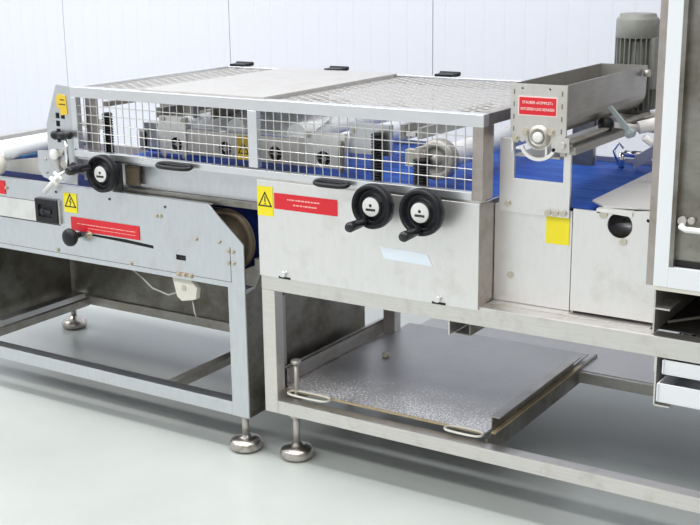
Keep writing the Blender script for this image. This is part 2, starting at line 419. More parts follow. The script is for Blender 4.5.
# recessed bed side left of the apron, the conveyor bed and belt
MB().box(-.80, -.58, .030, .036, .776, .842).box(-.58, .0, .030, .036, .760, .842).box(-.700, 0, -.002, .036, .835, .842).build('bed_side', M['sheet_blue'], mc)
MB().box(-.60, .0, .010, .030, .752, .759).box(-.60, 0, .010, .036, .742, .752).build('bed_ledge', M['dark_grimy'], mc)
MB().box(-.66, .66, .13, .80, .790, .812).build('bed_plate', M['plate'], mc)
b = MB()
zt, zb = .820, .770
prof = [(-.66, zt)] + [(.915, zt)] + [(.915+.025*math.sin(t), .795+.025*math.cos(t)) for t in [PI*k/8 for k in range(1, 8)]] + [(.915, zb), (-.66, zb)] + [(-.66-.025*math.sin(t), .795-.025*math.cos(t)) for t in [PI*k/8 for k in range(1, 8)]]
inner = [(-.66+(x+.66)*.998, .795+(z-.795)*.88) for x, z in prof]
n = len(prof)
for i in range(n):
    j = (i+1) % n
    q = [prof[i], prof[j], inner[j], inner[i]]
    b.prism([(x, .135, z) for x, z in q], (0, .675, 0))
bmesh.ops.remove_doubles(b.bm, verts=b.bm.verts, dist=1e-5)
b.build('belt', M['belt'], mc)
MB().box(-.70, 2.0, .812, .820, .72, .835).build('bed_side', M['plate'], mc)
# cover plates right of the apron
cp = MB().box(.697, .908, .080, .088, .566, .822).box(.697, .703, .088, .13, .566, .822).build('side_cover', M['sheet'], mc, .001)
cb = MB()
cb.xz([(.713, .806), (.713, .995), (.752, .995), (.752, .893), (.884, .893), (.884, .99), (.903, .99), (.903, .806)], .070, .079)
cb.build('support_plate', M['sheet'], mc, .001)
for x, z in ((.738, .828), (.848, .815), (.868, .816), (.889, .817)): MB().cyl((x, .070, z), (x, .063, z), .008, n=12).build('screw', M['zinc'], mc)
MB().cyl((.745, .080, .638), (.745, .077, .638), .009, n=14).build('screw', M['zinc'], mc)
MB().box(.840, .902, .0585, .0599, .735, .809).xform(Matrix.Translation((0, .0195, 0))).build('blank_sticker', M['yellow'], mc, label='plain bright yellow square sticker')
# box with round hole, right
bx = MB().xz([(.914, .572), (.914, .832), (.975, .832), (1.04, .838), (1.10, .845), (1.13, .845), (1.13, .572)], .070, .076).build('end_cover', M['sheet'], mc)
cut(bx, [MB().cyl((1.034, .05, .803), (1.034, .10, .803), .0315, n=40), MB().cyl((.978, .05, .832), (.978, .1, .832), .0045, n=12), MB().cyl((1.103, .05, .822), (1.103, .1, .822), .0045, n=12)])
MB().box(.914, .920, .077, .60, .565, .79).box(.92, 1.13, .30, .31, .566, .83).build('end_cover_frame', M['dusty'], mc)
MB().cyl((.96, .20, .755), (1.12, .16, .79), .018).build('inner_tube', M['plate'], mc)
dk = MB().prism([(.933, .145, .838), (.985, .085, .840), (1.13, .085, .846), (1.13, .79, .846), (.933, .79, .838)], (0, 0, .004)).prism([(.975, .064, .833), (1.065, .064, .828), (1.065, .066, .840), (.975, .066, .840)], (0, .02, 0))
dk.build('deck_plate', M['satin_light'], mc)
for x, z, r in ((.992, .826, .010), (1.045, .764, .009)): MB().cyl((x, .070, z), (x, .066, z), r, n=16).build('screw', M['zinc'], mc)
# rear uprights under the duster and pneumatic fittings
MB().box(.645, .712, .715, .735, .70, .99).build('rear_upright', M['dark_grimy'], mc)
MB().box(.70, 1.3, .765, .785, .925, .985).build('rear_beam', M['trough'], mc)
MB().tube([(.79, .72, .83), (.775, .72, .87), (.79, .72, .895), (.805, .72, .88)], .004).cyl((.80, .72, .822), (.80, .72, .87), .009).cyl((.81, .72, .865), (.86, .72, .865), .011).build('hose_fitting', M['chrome'], mc)
MB().prism([(.845, .70, .825), (.845, .70, .862), (.97, .70, .945), (.97, .70, .905)], (0, .03, 0)).build('angle_stay', M['plate'], mc)
# stickers on the apron
warn_sticker('warning_sticker', .001, .055, .733, .817, -.0065, mc, M['yellow'], 'yellow sticker with black warning triangle', 'bang')
rs = MB().box(.060, .270, -.0078, -.0065, .757, .802).build('red_sticker', M['red'], mc, label='long red sticker with two lines of pale print')
dashes('print', .105, .215, (.787,), -.0081, .004, M['redink'], rs, 3); dashes('print', .125, .205, (.773,), -.0081, .004, M['redink'], rs, 5)
MB().xz([(.403, .690), (.548, .686), (.563, .656), (.418, .658)], -.0078, -.0065).build('slanted_sticker', M['white_sticker'], mc, label='blank pale blue slanted sticker')

# ---- handwheels
def handwheel(parent, c, R, hx, hz, rot=0., reach=.075, hubmark=True):
    c = Vector(c); y = 0
    prof = [(.0, -.010), (.020, -.010), (R*.44, -.012), (R*.50, -.006), (R*.66, .004), (R*.74, .000), (R*.80, -.012), (R*.90, -.018), (R*.98, -.012), (R, 0), (R*.97, .012), (R*.88, .018), (R*.78, .014), (R*.5, .016), (.02, .034), (.0, .034)]
    mw = MB().lathe((0, 0, 0), (0, 1, 0), prof, 48)
    mw.cyl((0, .03, 0), (0, .054, 0), .012)
    o = mw.build('hand_wheel', M['black'], parent, origin=(0, 0, 0))
    o.location = c-world(parent); o.rotation_euler = (0, 0, rot)
    def sub(m, name, mat):
        me = bpy.data.meshes.new(name); m.bm.to_mesh(me); m.bm.free(); me.materials.append(mat)
        q = bpy.data.objects.new(name, me); COL.objects.link(q); q.parent = o; return q
    sub(MB().lathe((0, -.012, 0), (0, -1, 0), [(0, .001), (R*.40, .001), (R*.42, 0), (R*.42, -.004)], 40), 'hub_disc', M['white'])
    sub(MB().lathe((hx, -.01, hz), (0, -1, 0), [(0, 0), (.011, 0), (.011, .01), (.010, .014), (.012, .03), (.0135, reach-.006), (.011, reach), (0, reach)], 20), 'crank_handle', M['black_gloss'])
    mk = MB().lathe((0, -.0135, .004), (0, -1, 0), [(0, .0004), (.0042, .0004), (.0042, 0)], 16)
    rnd = random.Random(3)
    x = -.014
    while x < .013:
        w = rnd.uniform(.002, .004); mk.box(x, x+w, -.0139, -.013, -.0105, -.0045); x += w+.0008
    sub(mk, 'hub_print', M['ink'])
    return o
handwheel(mc, (.417, -.062, .811), .060, -.018, -.041, reach=.082)
handwheel(mc, (.562, -.062, .811), .062, -.004, -.047, reach=.082)

# ============================================================ left feed conveyor
lc = thing('feed_conveyor', 'low steel feed conveyor on the left with red sticker, black knob and slanted end plate', 'conveyor', (-.7, .3, 0))
YF = -.020
sp = MB().xz([(-1.6, .508), (-1.6, .744), (-.165, .744), (-.058, .652), (-.045, .640), (-.045, .508)], YF, YF+.004).build('side_plate', M['sheet_blue'], lc)
cut(sp, [MB().xz([(-.66, .598), (-.66, .604), (-.50, .604), (-.388, .5975), (-.388, .588), (-.50, .593)], YF-.02, YF+.02),
         MB().box(-.300, -.262, YF-.02, YF+.02, .566, .582)])
boxes('panel_seam', M['rubber'], lc, [(-1.6, -.093, YF-.0006, YF, .5235, .5247), (-.094, -.0928, YF-.0006, YF, .5247, .63), (-1.6, -.885, YF-.0006, YF, .684, .6855), (-1.6, -.778, YF-.0006, YF, .615, .6185)])
MB().box(-1.6, -.885, YF-.0005, YF, .6187, .6838).build('access_panel', M['sheet'], lc)
MB().box(-.3, -.238, YF-.003, YF-.0004, .516, .529).build('sensor_strip', M['rust_light'], lc)
MB().box(-1.6, -.165, YF, YF+.02, .744, .748).build('plate_flange', M['sheet_blue'], lc)
MB().box(-.107, -.045, YF-.001, .024, .108, .508).build('leg', M['sheet_blue'], lc, .0015)
MB().box(-1.44, -1.40, YF, .02, .108, .508).build('leg', M['tube'], lc, .0015)
MB().box(-1.425, -1.385, .585, .625, .108, .60).build('leg', M['tube'], lc, .0015)
MB().box(-.107, -.067, .585, .625, .108, .60).build('leg', M['dusty'], lc, .0015)
MB().box(-1.40, -.107, YF, .024, .108, .151).build('lower_rail', M['sheet_blue'], lc, .002)
MB().box(-1.385, -.107, .59, .62, .115, .15).build('lower_rail', M['dusty'], lc, .002)
MB().box(-1.335, -1.295, .024, .59, .112, .142).build('cross_rail', M['dusty'], lc, .002)
MB().box(-1.345, -1.300, .16, .575, .146, .166).cyl((-1.345, .15, .156), (-1.300, .15, .156), .014, n=8).build('guide_rail', M['sheet'], lc)
MB().box(-.42, -.385, .024, .59, .112, .140).build('cross_rail', M['dusty'], lc, .002)
MB().box(-1.385, -.107, .60, .606, .151, .58).build('rear_panel', M['dark_grimy'], lc)
MB().box(-1.390, -1.385, .0, .584, .150, .56).build('side_panel', M['dark_grimy'], lc)
ep = MB().yz([(YF+.001, .112), (.63, .112), (.63, .54), (.06, .54), (.03, .50), (YF+.001, .49)], -.0445, -.0425).build('end_panel', M['dark_grimy'], lc)
MB().box(-.0395, -.020, .112, .142, .16, .455).cyl((-.03, .127, .455), (-.03, .127, .462), .018, n=16).build('end_post', M['dusty'], lc)
MB().box(-.044, -.014, .03, .60, .556, .590).build('end_bar', M['plate'], lc)
# belt and drum
R = .098; cx, cz = -.150, .630
prof = [(-1.6, cz+R)] + [(cx+R*math.sin(t), cz+R*math.cos(t)) for t in [PI*k/20 for k in range(0, 21)]] + [(-1.6, cz-R)]
b = MB()
for p, q in zip(prof, prof[1:]):
    pi_ = (p[0]-(p[0]-cx)*.02 if p[0] > cx else p[0], cz+(p[1]-cz)*.97); qi = (q[0]-(q[0]-cx)*.02 if q[0] > cx else q[0], cz+(q[1]-cz)*.97)
    b.prism([(p[0], .05, p[1]), (q[0], .05, q[1]), (qi[0], .05, qi[1]), (pi_[0], .05, pi_[1])], (0, .52, 0))
bmesh.ops.remove_doubles(b.bm, verts=b.bm.verts, dist=1e-5)
b.build('belt', M['navy'], lc)
MB().cyl((cx, .045, cz), (cx, .58, cz), R*.955, n=48).build('drum', M['rust'], lc)
MB().lathe((cx, .045, cz), (0, -1, 0), [(R*.955, 0), (R*.955, .008), (R*.8, .010), (R*.78, .002), (.03, .002), (.03, .02), (0, .02)], 48).build('drum_rim', M['rust'], lc)
MB().box(-1.6, -.18, .60, .612, .60, .76).build('far_side_plate', M['plate'], lc)
for x, y in ((-.076, .0), (-1.405, .605), (-1.42, 0), (-.087, .605)): foot(lc, x, y, .118)
# details on the side plate
sk = MB().box(-.876, -.776, YF-.012, YF-.0005, .622, .698).build('socket', M['black'], lc, .002)
cut(sk, [MB().box(-.862, -.80, YF-.03, YF-.005, .640, .680)])
MB().cyl((-.845, YF-.013, .656), (-.845, YF-.005, .656), .010).box(-.84, -.805, YF-.013, YF-.005, .652, .664).build('socket_key', M['black_gloss'], sk)
MB().box(-.776, -.770, YF-.008, YF-.0005, .622, .698).build('socket_edge', M['tube'], lc)
warn_sticker('warning_sticker', -.753, -.697, .664, .726, YF-.001, lc, M['yellow'], 'yellow sticker with black electrical warning triangle', 'bolt', .683)
rs = MB().box(-.728, -.441, YF-.0025, YF-.001, .608, .651).build('red_sticker', M['red'], lc, label='long red sticker above the black knob')
rs.rotation_euler = (0, 0, 0)
dashes('print', -.70, -.455, (.632,), YF-.0028, .003, M['redink'], rs, 9); dashes('print', -.655, -.455, (.621,), YF-.0028, .002, M['redink'], rs, 10)
r2 = MB().box(-1.16, -1.020, YF-.0025, YF-.001, .694, .738).build('red_sticker', M['red'], lc, label='red sticker cut by the left edge')
kb = MB().lathe((-.697, YF-.035, .595), (0, -1, 0), [(0, .022), (.018, .021), (.027, .014), (.029, .004), (.024, -.006), (.012, -.012), (.009, -.034), (0, -.034)], 28).build('clamp_knob', M['black'], lc)
MB().cyl((-.652, YF, .599), (-.652, YF-.014, .599), .009, n=6).cyl((-.652, YF, .599), (-.652, YF-.004, .599), .014).build('nut', M['zinc'], lc)
MB().box(-.70, -.392, YF+.006, YF+.008, .57, .62).box(-.33, -.24, YF+.006, YF+.008, .55, .60).build('slot_backing', M['dark'], lc)
for x, z in ((-.368, .692), (-.352, .693), (-.220, .638), (-.133, .640), (-.100, .617), (-.083, .616), (-.100, .581), (-.083, .582), (-.484, .529), (-.798, .533), (-1.014, .716), (-.292, .5225), (-.269, .5225), (-.246, .5225)):
    hexbolt(MB(), (x, YF-.001 if z != .5225 else YF-.003, z), r=.0045).build('bolt', M['zinc'], lc)
for x, z in ((-.333, .723), (-.787, .724), (-.557, .724)): MB().cyl((x, YF, z), (x, YF-.002, z), .004, n=12).build('screw', M['rubber'], lc)
sw = MB().xz([(-.335, .508), (-.262, .506), (-.238, .480), (-.244, .445), (-.262, .440), (-.300, .432), (-.318, .444), (-.325, .470)], -.005, .015).build('sensor_housing', M['ivory'], lc, .002, label='chipped ivory plastic housing under the plate')
MB().cyl((-.288, -.005, .475), (-.288, -.008, .475), .008).build('screw', M['zinc'], sw)
MB().tube([(-.52, .015, .503), (-.47, .005, .485), (-.42, 0, .455), (-.36, .005, .440), (-.322, .005, .455)], .0028, 8).tube([(-.270, .01, .44), (-.262, .008, .40), (-.258, .01, .385)], .0028, 8).build('cable', M['cable'], lc)

# infeed rollers at the far left
rl = thing('infeed_roller', 'long white roller with blue reflection on its lower edge at the far left above the feed conveyor', 'roller', (-1.08, .05, .81))
MB().cyl((-1.075, .005, .826), (-1.075, .40, .826), .034, n=32).build('roller_tube', M['roller'], rl)
MB().cyl((-1.075, -.001, .826), (-1.075, .005, .826), .012).cyl((-1.075, .40, .826), (-1.075, .42, .826), .012).build('axle', M['chrome'], rl)
MB().box(-1.12, -1.03, .42, .43, .745, .87).build('bearing_plate', M['plate'], rl)
MB().cyl((-1.055, .08, .801), (-1.055, .39, .801), .005).build('blue_reflection', simple('light_blue_reflection', (.10, .38, .75), .4), rl)  # blue reflection on the roller's underside, built as a thin coloured tube
er = MB().lathe((-1.058, -.035, .789), (0, -1, 0), [(0, .012), (.03, .012), (.035, .006), (.035, -.03), (0, -.03)], 32).build('end_pulley', M['ivory'])
tag(er, 'round ivory pulley end cut by the left edge of the frame', 'pulley')
er['label'] = 'round ivory pulley beside the near end of the white roller'
MB().prism([(-1.20, .045, .756), (-.83, .045, .756), (-.83, .045, .825), (-1.05, .045, .795), (-1.20, .045, .795)], (0, .008, 0)).build('bearing_bracket', M['plate'], rl)
MB().box(-1.80, -1.76, .20, 1.2, .700, .745).build('side_bar', M['plate'], lc)

# ============================================================ wire mesh guard over the belt
g = thing('machine_guard', 'long stainless wire mesh guard with hinged top covering the blue belt', 'machine guard', (0, .38, .84))
GZ0, GZ1 = .843, 1.060
GX0, GX1, GY0, GY1 = -.703, .706, -.012, .762
MB().box(GX0, GX1, GY0, GY0+.028, 1.028, GZ1).build('top_rail', M['guard'], g, .0015)
MB().box(GX0, GX1, GY1-.028, GY1, 1.030, GZ1).build('top_rail', M['guard'], g, .0015)
MB().box(GX0, GX0+.028, GY0+.028, GY1-.028, 1.030, GZ1).build('top_rail', M['guard'], g, .0015)
MB().box(GX1-.028, GX1, GY0+.028, GY1-.028, 1.030, GZ1).build('top_rail', M['brown_steel'], g, .0015)  # right rail browned: its darker side tone is put into the colour
MB().box(GX0, GX1-.030, GY0, GY0+.022, GZ0, .863).build('bottom_rail', M['guard'], g, .0015)
MB().box(GX0, GX0+.022, GY0, GY0+.022, .868, 1.028).build('post', M['guard'], g, .0015)
MB().box(-.022, .010, GY0, GY0+.020, .868, 1.028).build('post', M['guard'], g, .0015)
MB().box(GX1-.030, GX1, GY0, GY0+.060, .843, 1.030).build('post', M['brown_steel'], g, .0015, label='brownish steel post')
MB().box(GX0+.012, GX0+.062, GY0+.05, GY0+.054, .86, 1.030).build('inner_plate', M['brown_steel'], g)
MB().box(GX0, GX0+.022, GY1-.022, GY1, .813, 1.030).build('post', M['guard'], g, .0015)
MB().box(GX1-.026, GX1, GY1-.022, GY1, .813, 1.030).build('post', M['guard'], g, .0015)
def wires(x0, x1, z0, z1, y, nx, nz):
    m = MB()
    for i in range(1, nx): x = x0+(x1-x0)*i/nx; m.cyl((x, y, z0), (x, y, z1), .0015, n=6)
    for k in range(1, nz): z = z0+(z1-z0)*k/nz; m.cyl((x0, y-.0024, z), (x1, y-.0024, z), .0015, n=6)
    return m
wires(GX0+.02, -.020, .866, 1.030, GY0+.010, 25, 6).build('wire_mesh', M['wire'], g)
wires(.008, GX1-.028, .866, 1.030, GY0+.010, 25, 6).build('wire_mesh', M['wire'], g)
def expanded(x0, x1, y0, y1, z):
    """diamond expanded metal: raised strands in two diagonal families"""
    m = MB(); px, py = .054, .040; sl_ = py/px
    def clip(c, s):
        pts = []
        for x in (x0, x1):
            y = c+s*(x-x0)
            if y0 <= y <= y1: pts.append((x, y))
        for y in (y0, y1):
            x = x0+(y-c)/s
            if x0 < x < x1: pts.append((x, y))
        return pts[:2]
    H = (x1-x0)*sl_
    for s in (sl_, -sl_):
        c = y0-H if s > 0 else y0
        while c < (y1 if s > 0 else y1+H):
            p = clip(c, s)
            if len(p) == 2 and abs(p[0][0]-p[1][0]) > .004:
                (ax, ay), (bx_, by) = sorted(p); dz = .0006 if s > 0 else 0
                m.prism([(ax, ay-.0042, z+dz), (bx_, by-.0042, z+dz), (bx_, by+.0042, z+dz+.0012), (ax, ay+.0042, z+dz+.0012)], (0, 0, .0006))
            c += py
    return m
expanded(-.675, -.425, .016, .734, 1.050).build('expanded_mesh', M['expanded'], g)
expanded(.020, .668, .016, .734, 1.050).build('expanded_mesh', M['expanded'], g)
MB().box(-.430, .022, .010, .740, 1.0605, 1.0635).box(-.425, -.415, .02, .734, 1.035, 1.0605).box(.006, .016, .02, .734, 1.035, 1.0605).build('top_sheet', M['plate'], g)
hg = MB()
hg.bm.free(); del hg
for x in (-.640, -.236, .190):
    MB().box(x-.032, x+.032, .765, .79, 1.058, 1.068).cyl((x-.036, .79, 1.066), (x+.036, .79, 1.066), .007, n=12).box(x-.03, x+.03, .74, .768, 1.060, 1.068).build('hinge', M['black'], g, .001)
MB().box(GX0, GX1, .762, .770, 1.045, 1.058).build('hinge_bar', M['plate'], g)
def pull(x0, x1):
    cxm = (x0+x1)/2; a = (x1-x0)/2
    p = []
    for t in range(24):
        th = 2*PI*t/24; c = math.copysign(abs(math.cos(th))**.55, math.cos(th)); s_ = math.copysign(abs(math.sin(th))**.8, math.sin(th))
        p.append((cxm+(a-.007)*c, GY0-.016+.013*s_, .851+.004*s_))
    h = MB().tube(p, .0065, 10, closed=True).build('pull_handle', M['black'], g)
    MB().box(x0+.02, x1-.025, GY0-.012, GY0-.0005, .846, .855).build('handle_bracket', M['chrome'], h)
pull(-.352, -.214); pull(.208, .325)
# left end plate with square perforations
pl = MB().xz([(-.768, 1.062), (-.703, 1.058), (-.7035, .800), (-.703, .752), (-.80, .752), (-.855, .765), (-.872, .785), (-.872, .848), (-.822, .852), (-.822, .935)], -.006, -.001).build('end_plate', M['sheet_blue'], g)
holes = []
for i in range(2):
    for k in range(4):
        if (i, k) in ((1, 1), (1, 2), (1, 3)): continue
        x = -.778+i*.023; z = .966-k*.025; holes.append(MB().box(x, x+.017, -.03, .03, z-.009, z+.009))
cut(pl, holes)
MB().box(-.80, -.72, .012, .016, .86, .99).build('perforation_backing', M['rubber'], g)
yst = MB().xz([(-.768, 1.024), (-.758, 1.034), (-.728, 1.030), (-.724, .972), (-.752, .968), (-.756, .990), (-.768, .992)], -.0085, -.0065).build('yellow_sticker', M['amber'], g, label='small amber yellow sticker on the end plate')
MB().box(-.757, -.73, -.009, -.0085, 1.001, 1.004).box(-.752, -.734, -.009, -.0085, 1.015, 1.018).build('print', M['ink'], yst)
# clamp lever, rod, white knob and toggle on the end plate
MB().cyl((-.775, -.020, .906), (-.700, -.030, .912), .011, .010).lathe((-.778, -.019, .906), (-1, 0, 0), [(0, .006), (.012, .004), (.015, -.006), (.013, -.014)], 16).lathe((-.700, -.030, .912), (1, 0, 0), [(0, .008), (.011, .006), (.0125, -.002), (.012, -.01)], 16).box(-.755, -.740, -.024, -.006, .893, .903).build('clamp_lever', M['black'], g)
MB().cyl((-.722, -.024, .81), (-.722, -.024, .905), .006).build('rod', M['chrome'], g)
MB().lathe((-.786, -.012, .843), (0, -1, 0), [(.016, 0), (.018, .008), (.014, .012), (0, .013)], 24).build('white_knob', M['white'], g, label='round white knob')
for x, z, r in ((-.765, .848, .010), (-.752, .815, .012), (-.838, .822, .004), (-.835, .780, .004)): MB().cyl((x, -.006, z), (x, -.010-r*.4, z), r, n=12).build('bracket_screw', M['dusty'], g)
MB().xz([(-.79, .835), (-.78, .835), (-.762, .785), (-.772, .785)], -.018, -.008).build('bracket_arm', M['dusty'], g)
tl = MB()
a = Vector((-.738, -.05, .787)); e = Vector((-.806, -.05, .727))
tl.cyl(a, e, .0075, .008, n=14).cyl(a+Vector((-.018, 0, .006)), a+Vector((.016, 0, -.014)), .0055, n=12).cyl(a+Vector((-.036, 0, -.012)), a+Vector((-.004, 0, -.032)), .0075, n=12).cyl(a, a+Vector((.0, .044, .01)), .005, n=10)
tl.build('toggle_handle', M['white'], g, label='white plastic toggle handle')
# linkage and small handwheel
MB().cyl((-.715, -.025, .800), (-.650, -.045, .812), .010).cyl((-.690, -.030, .820), (-.725, -.02, .795), .010).cyl((-.712, -.02, .815), (-.712, -.02, .787), .013).build('link_joint', M['black'], g)
handwheel(g, (-.548, -.050, .809), .058, -.040, .020, reach=.095)
MB().box(-.556, -.518, -.004, .004, .752, .842).build('wheel_bracket', M['rubber'], g)
MB().box(-.70, -.625, .022, .029, .764, .834).build('added_bright_sheet', M['sheet'], g)  # light sheet added where the bed side reflects the dark wheel
MB().box(-.515, -.46, .012, .018, .768, .83).build('brown_block', M['rust'], g)

# ============================================================ sheeting heads inside the guard
hd = thing('sheeting_head', 'row of steel bearing blocks with round holes and white rollers behind the wire mesh', 'roller unit', (-.1, .4, .82))
fp = MB()
fpo = MB().box(-.380, .060, .150, .158, .852, .930).build('bearing_plate', M['plate'], hd)
bk1 = MB().box(-.487, -.381, .146, .160, .850, .965).build('bearing_plate', M['sheet'], hd)
bk2 = MB().box(.061, .198, .146, .160, .854, .955).build('bearing_plate', M['sheet'], hd)
for o, xs in ((fpo, (-.234, -.048)), (bk1, (-.423,)), (bk2, (.124,))):
    cut(o, [MB().cyl((x, .12, .879), (x, .2, .879), .0235, n=32) for x in xs])
for x in (-.234, -.048, -.423, .124):
    hb = MB().cyl((x, .1605, .879), (x, .20, .879), .026, n=28).build('hub', M['dark'], hd)
    MB().cyl((x, .150, .879), (x, .156, .879), .007, n=12).box(x-.0235, x+.0235, .1535, .156, .8775, .8805).box(x-.0015, x+.0015, .1535, .156, .8555, .9025).build('hub_spokes', M['plate'], hb)
def roller(x, z, r=.03, y0=.165, y1=.76, mat='roller'):
    o = MB().cyl((x, y0, z), (x, y1, z), r, n=28).build('roller', M[mat], hd)
for x in (-.20, .02, -.48, .155): roller(x, .938 if x in (-.20, .02) else .915, .034)
MB().prism([(-.375, .162, .931), (.055, .162, .931), (.055, .30, .972), (-.375, .30, .972)], (0, .002, .004)).build('added_white_sheet', M['roller'], hd)  # added white sheet, tilted to catch front light like the bright rollers
MB().box(-.695, -.675, .12, .76, .985, 1.0).build('cross_bar', M['brown_steel'], hd)
MB().box(-.62, -.43, .34, .35, .885, .925).build('gauge_block', M['sheet_blue'], hd)
MB().box(-.66, -.45, .36, .37, .83, .88).build('blue_guard_strip', M['belt'], hd)
MB().box(-.64, -.39, .44, .46, .885, .945).build('cross_bar', M['trough'], hd)
boxes('cross_bar', M['dark_grimy'], hd, [(-.30, -.285, .17, .76, .965, .995), (-.52, -.50, .17, .76, .955, .985), (-.35, -.26, .50, .76, .96, 1.0)])
boxes('gauge_block', M['dusty'], hd, [(-.60, -.46, .28, .31, .90, .985), (-.62, -.59, .20, .215, .84, .90)])
boxes('gauge_block', M['sheet_blue'], hd, [(-.60, -.50, .20, .23, .845, .93), (.20, .33, .168, .19, .90, .985)])
for x, z in ((-.57, .95), (-.53, .95), (.215, .965), (.305, .965), (-.47, .955), (-.39, .955), (-.47, .845), (-.39, .845), (.075, .945), (.185, .93), (.185, .86), (.075, .86)): hexbolt(MB(), (x, .145 if -.49 < x < .2 else .166 if x > .2 else .279, z), r=.006).build('bolt', M['dusty'], hd)
MB().box(.178, .196, .142, .146, .845, .935).build('rust_strip', M['dark_grimy'], hd)
def screw(x, y, z0, z1, r):
    prof = [(0, 0)]; h = 0; k = 0
    while h < z1-z0: prof += [(r, h), (r, h+.003), (r*.78, h+.005), (r*.78, h+.007)]; h += .008
    prof.append((0, h))
    MB().lathe((x, y, z0), (0, 0, 1), prof, 20).build('adjusting_screw', M['black'], hd)
screw(-.685, .125, .83, .960, .017); screw(.305, .145, .824, .965, .017); screw(.452, .13, .824, .905, .022)
MB().box(-.66, -.56, .24, .26, .83, .90).build('gauge_block', M['sheet_blue'], hd)
MB().box(-.62, -.50, .22, .24, .835, .875).build('blue_guard_strip', M['belt'], hd)
MB().lathe((.487, .158, .905), (0, -1, 0), [(.0, .02), (.012, .02), (.014, .008), (.034, .008), (.036, .016), (.052, .014), (.056, .006), (.056, -.02), (0, -.02)], 36).build('end_disc', M['dusty'], hd, label='round beige end disc')
MB().cyl((.487, .178, .905), (.487, .76, .905), .033, n=28).build('roller', M['roller'], hd)
MB().box(.40, .46, .135, .16, .885, .93).box(.44, .452, .12, .16, .90, .94).build('gauge_block', M['ivory'], hd)
boxes('cross_bar', M['trough'], hd, [(.345, .36, .2, .76, .945, .985), (.40, .415, .2, .76, .95, .98)])
MB().box(.365, .395, .2, .76, .955, .965).build('cross_bar', M['sheet'], hd)
warn_sticker('warning_sticker', -.186, -.140, .853, .925, .1495, hd, M['amber'], 'amber sticker with black warning triangles', 'bolt', .872)

# ============================================================ flour duster hopper
hp = thing('flour_duster', 'open steel hopper trough with red sticker on its front end plate', 'hopper', (.82, .35, .99))
HX0, HX1, HY0, HY1, HZ = .748, .895, .052, .645, 1.133
pts = [(HX0, HZ), (HX1, HZ), (HX1+.004, 1.000), (.870, .992), (.862, .985)]
arc = [(.824+.036*math.cos(t), 1.003-.030*math.sin(t)) for t in [PI*k/12 for k in range(1, 12)]]
pts = [(HX0, HZ), (HX1, HZ), (HX1, 1.012), (.880, .998), (.866, .990)] + arc + [(.782, .990), (.765, .998), (HX0, 1.012)]
ep = MB().xz(pts, HY0, HY0+.006).build('end_plate', M['plate'], hp)
cut(ep, [MB().cyl((x, .03, 1.122), (x, .07, 1.122), .0035, n=12) for x in (.778, .850)])
# trough: vertical walls, rounded bottom
def trough_prof(t):
    o = [(HX0+.004+t, HZ)]
    n_ = 12
    for k in range(n_+1):
        a = PI*k/n_; rx = (HX1-HX0)/2-.006-t; o.append(((HX0+HX1)/2-rx*math.cos(a), 1.055-(.052-t)*math.sin(a)))
    o.append((HX1-.004-t, HZ)); return o
A, B_ = trough_prof(0), trough_prof(.003)
tr = MB()
for i in range(len(A)-1):
    tr.prism([(A[i][0], HY0+.006, A[i][1]), (A[i+1][0], HY0+.006, A[i+1][1]), (B_[i+1][0], HY0+.006, B_[i+1][1]), (B_[i][0], HY0+.006, B_[i][1])], (0, HY1-HY0-.008, 0))
tr.xz(A, HY1-.006, HY1-.002)
bmesh.ops.remove_doubles(tr.bm, verts=tr.bm.verts, dist=1e-5)
tr.build('trough', M['trough'], hp)
MB().cyl(((HX0+HX1)/2, HY0+.008, 1.035), ((HX0+HX1)/2, HY1-.008, 1.035), .026, n=20).build('dusting_roller', M['trough'], hp)
MB().box(HX1-.004, HX1+.012, HY0+.01, HY1, .995, 1.001).box(HX1-.018, HX1-.004, HY0+.01, HY1, .96, .985).build('side_flange', M['dusty'], hp)
MB().box(HX1+.006, HX1+.022, .062, .78, .966, .984).box(HX0+.012, HX1-.018, .062, .70, .952, .958).build('mounting_rail', M['trough'], hp)
bg = MB().lathe((.826, HY0, 1.006), (0, -1, 0), [(.029, 0), (.029, .004), (.025, .005), (.024, .010), (.019, .011), (.018, .006), (.0, .006)], 36).build('bearing', M['dusty'], hp)
MB().lathe((.826, HY0-.006, 1.006), (0, -1, 0), [(.013, -.001), (.013, .006), (.011, .007), (0, .007)], 24).build('shaft_end', M['white'], bg)
for x, z in ((.790, 1.016), (.857, 1.018), (.763, .998)): hexbolt(MB(), (x, HY0, z), r=.007, h=.008).build('bolt', M['zinc'], hp)
boxes('weld_mark', M['dark_grimy'], hp, [(x-.0015, x+.0015, HY0-.0008, HY0, z-.006, z+.006) for z in (1.113, 1.083, 1.052, 1.022) for x in (.757, .883)])
MB().xz([(.862, .972), (.858, .998), (.872, 1.008), (.905, 1.008), (.907, .972)], HY0-.004, HY0-.0005).cyl((.889, HY0-.004, .99), (.889, HY0-.012, .99), .008).build('corner_clip', M['plate'], hp)
ar = MB()
P0 = [(.824+.040*math.cos(t), .988-.034*math.sin(t)) for t in [PI*(.06+.88*k/14) for k in range(15)]]
P1 = [(.824+.048*math.cos(t), .988-.042*math.sin(t)) for t in [PI*(.06+.88*k/14) for k in range(15)]]
for i in range(14): ar.xz([P0[i], P0[i+1], P1[i+1], P1[i]], HY0-.004, HY0+.004)
ar.box(.753, .758, HY0-.003, HY0+.004, .966, .998).box(.843, .848, HY0-.003, HY0+.004, .955, .985).build('spring_clip', M['white'], hp)
st = MB().box(.768, .871, HY0-.0008, HY0, 1.056, 1.104).build('sticker_border', M['red_edge'], hp)
rs = MB().box(.771, .868, HY0-.0016, HY0-.0008, 1.059, 1.101).build('red_sticker', M['red'], hp, label='red sticker with two lines of white capitals')
text_mesh('lettering', 'STAUBER «KOMPLET»', .8195, 1.0885, HY0-.0018, .0095, M['whiteink'], rs, .080)
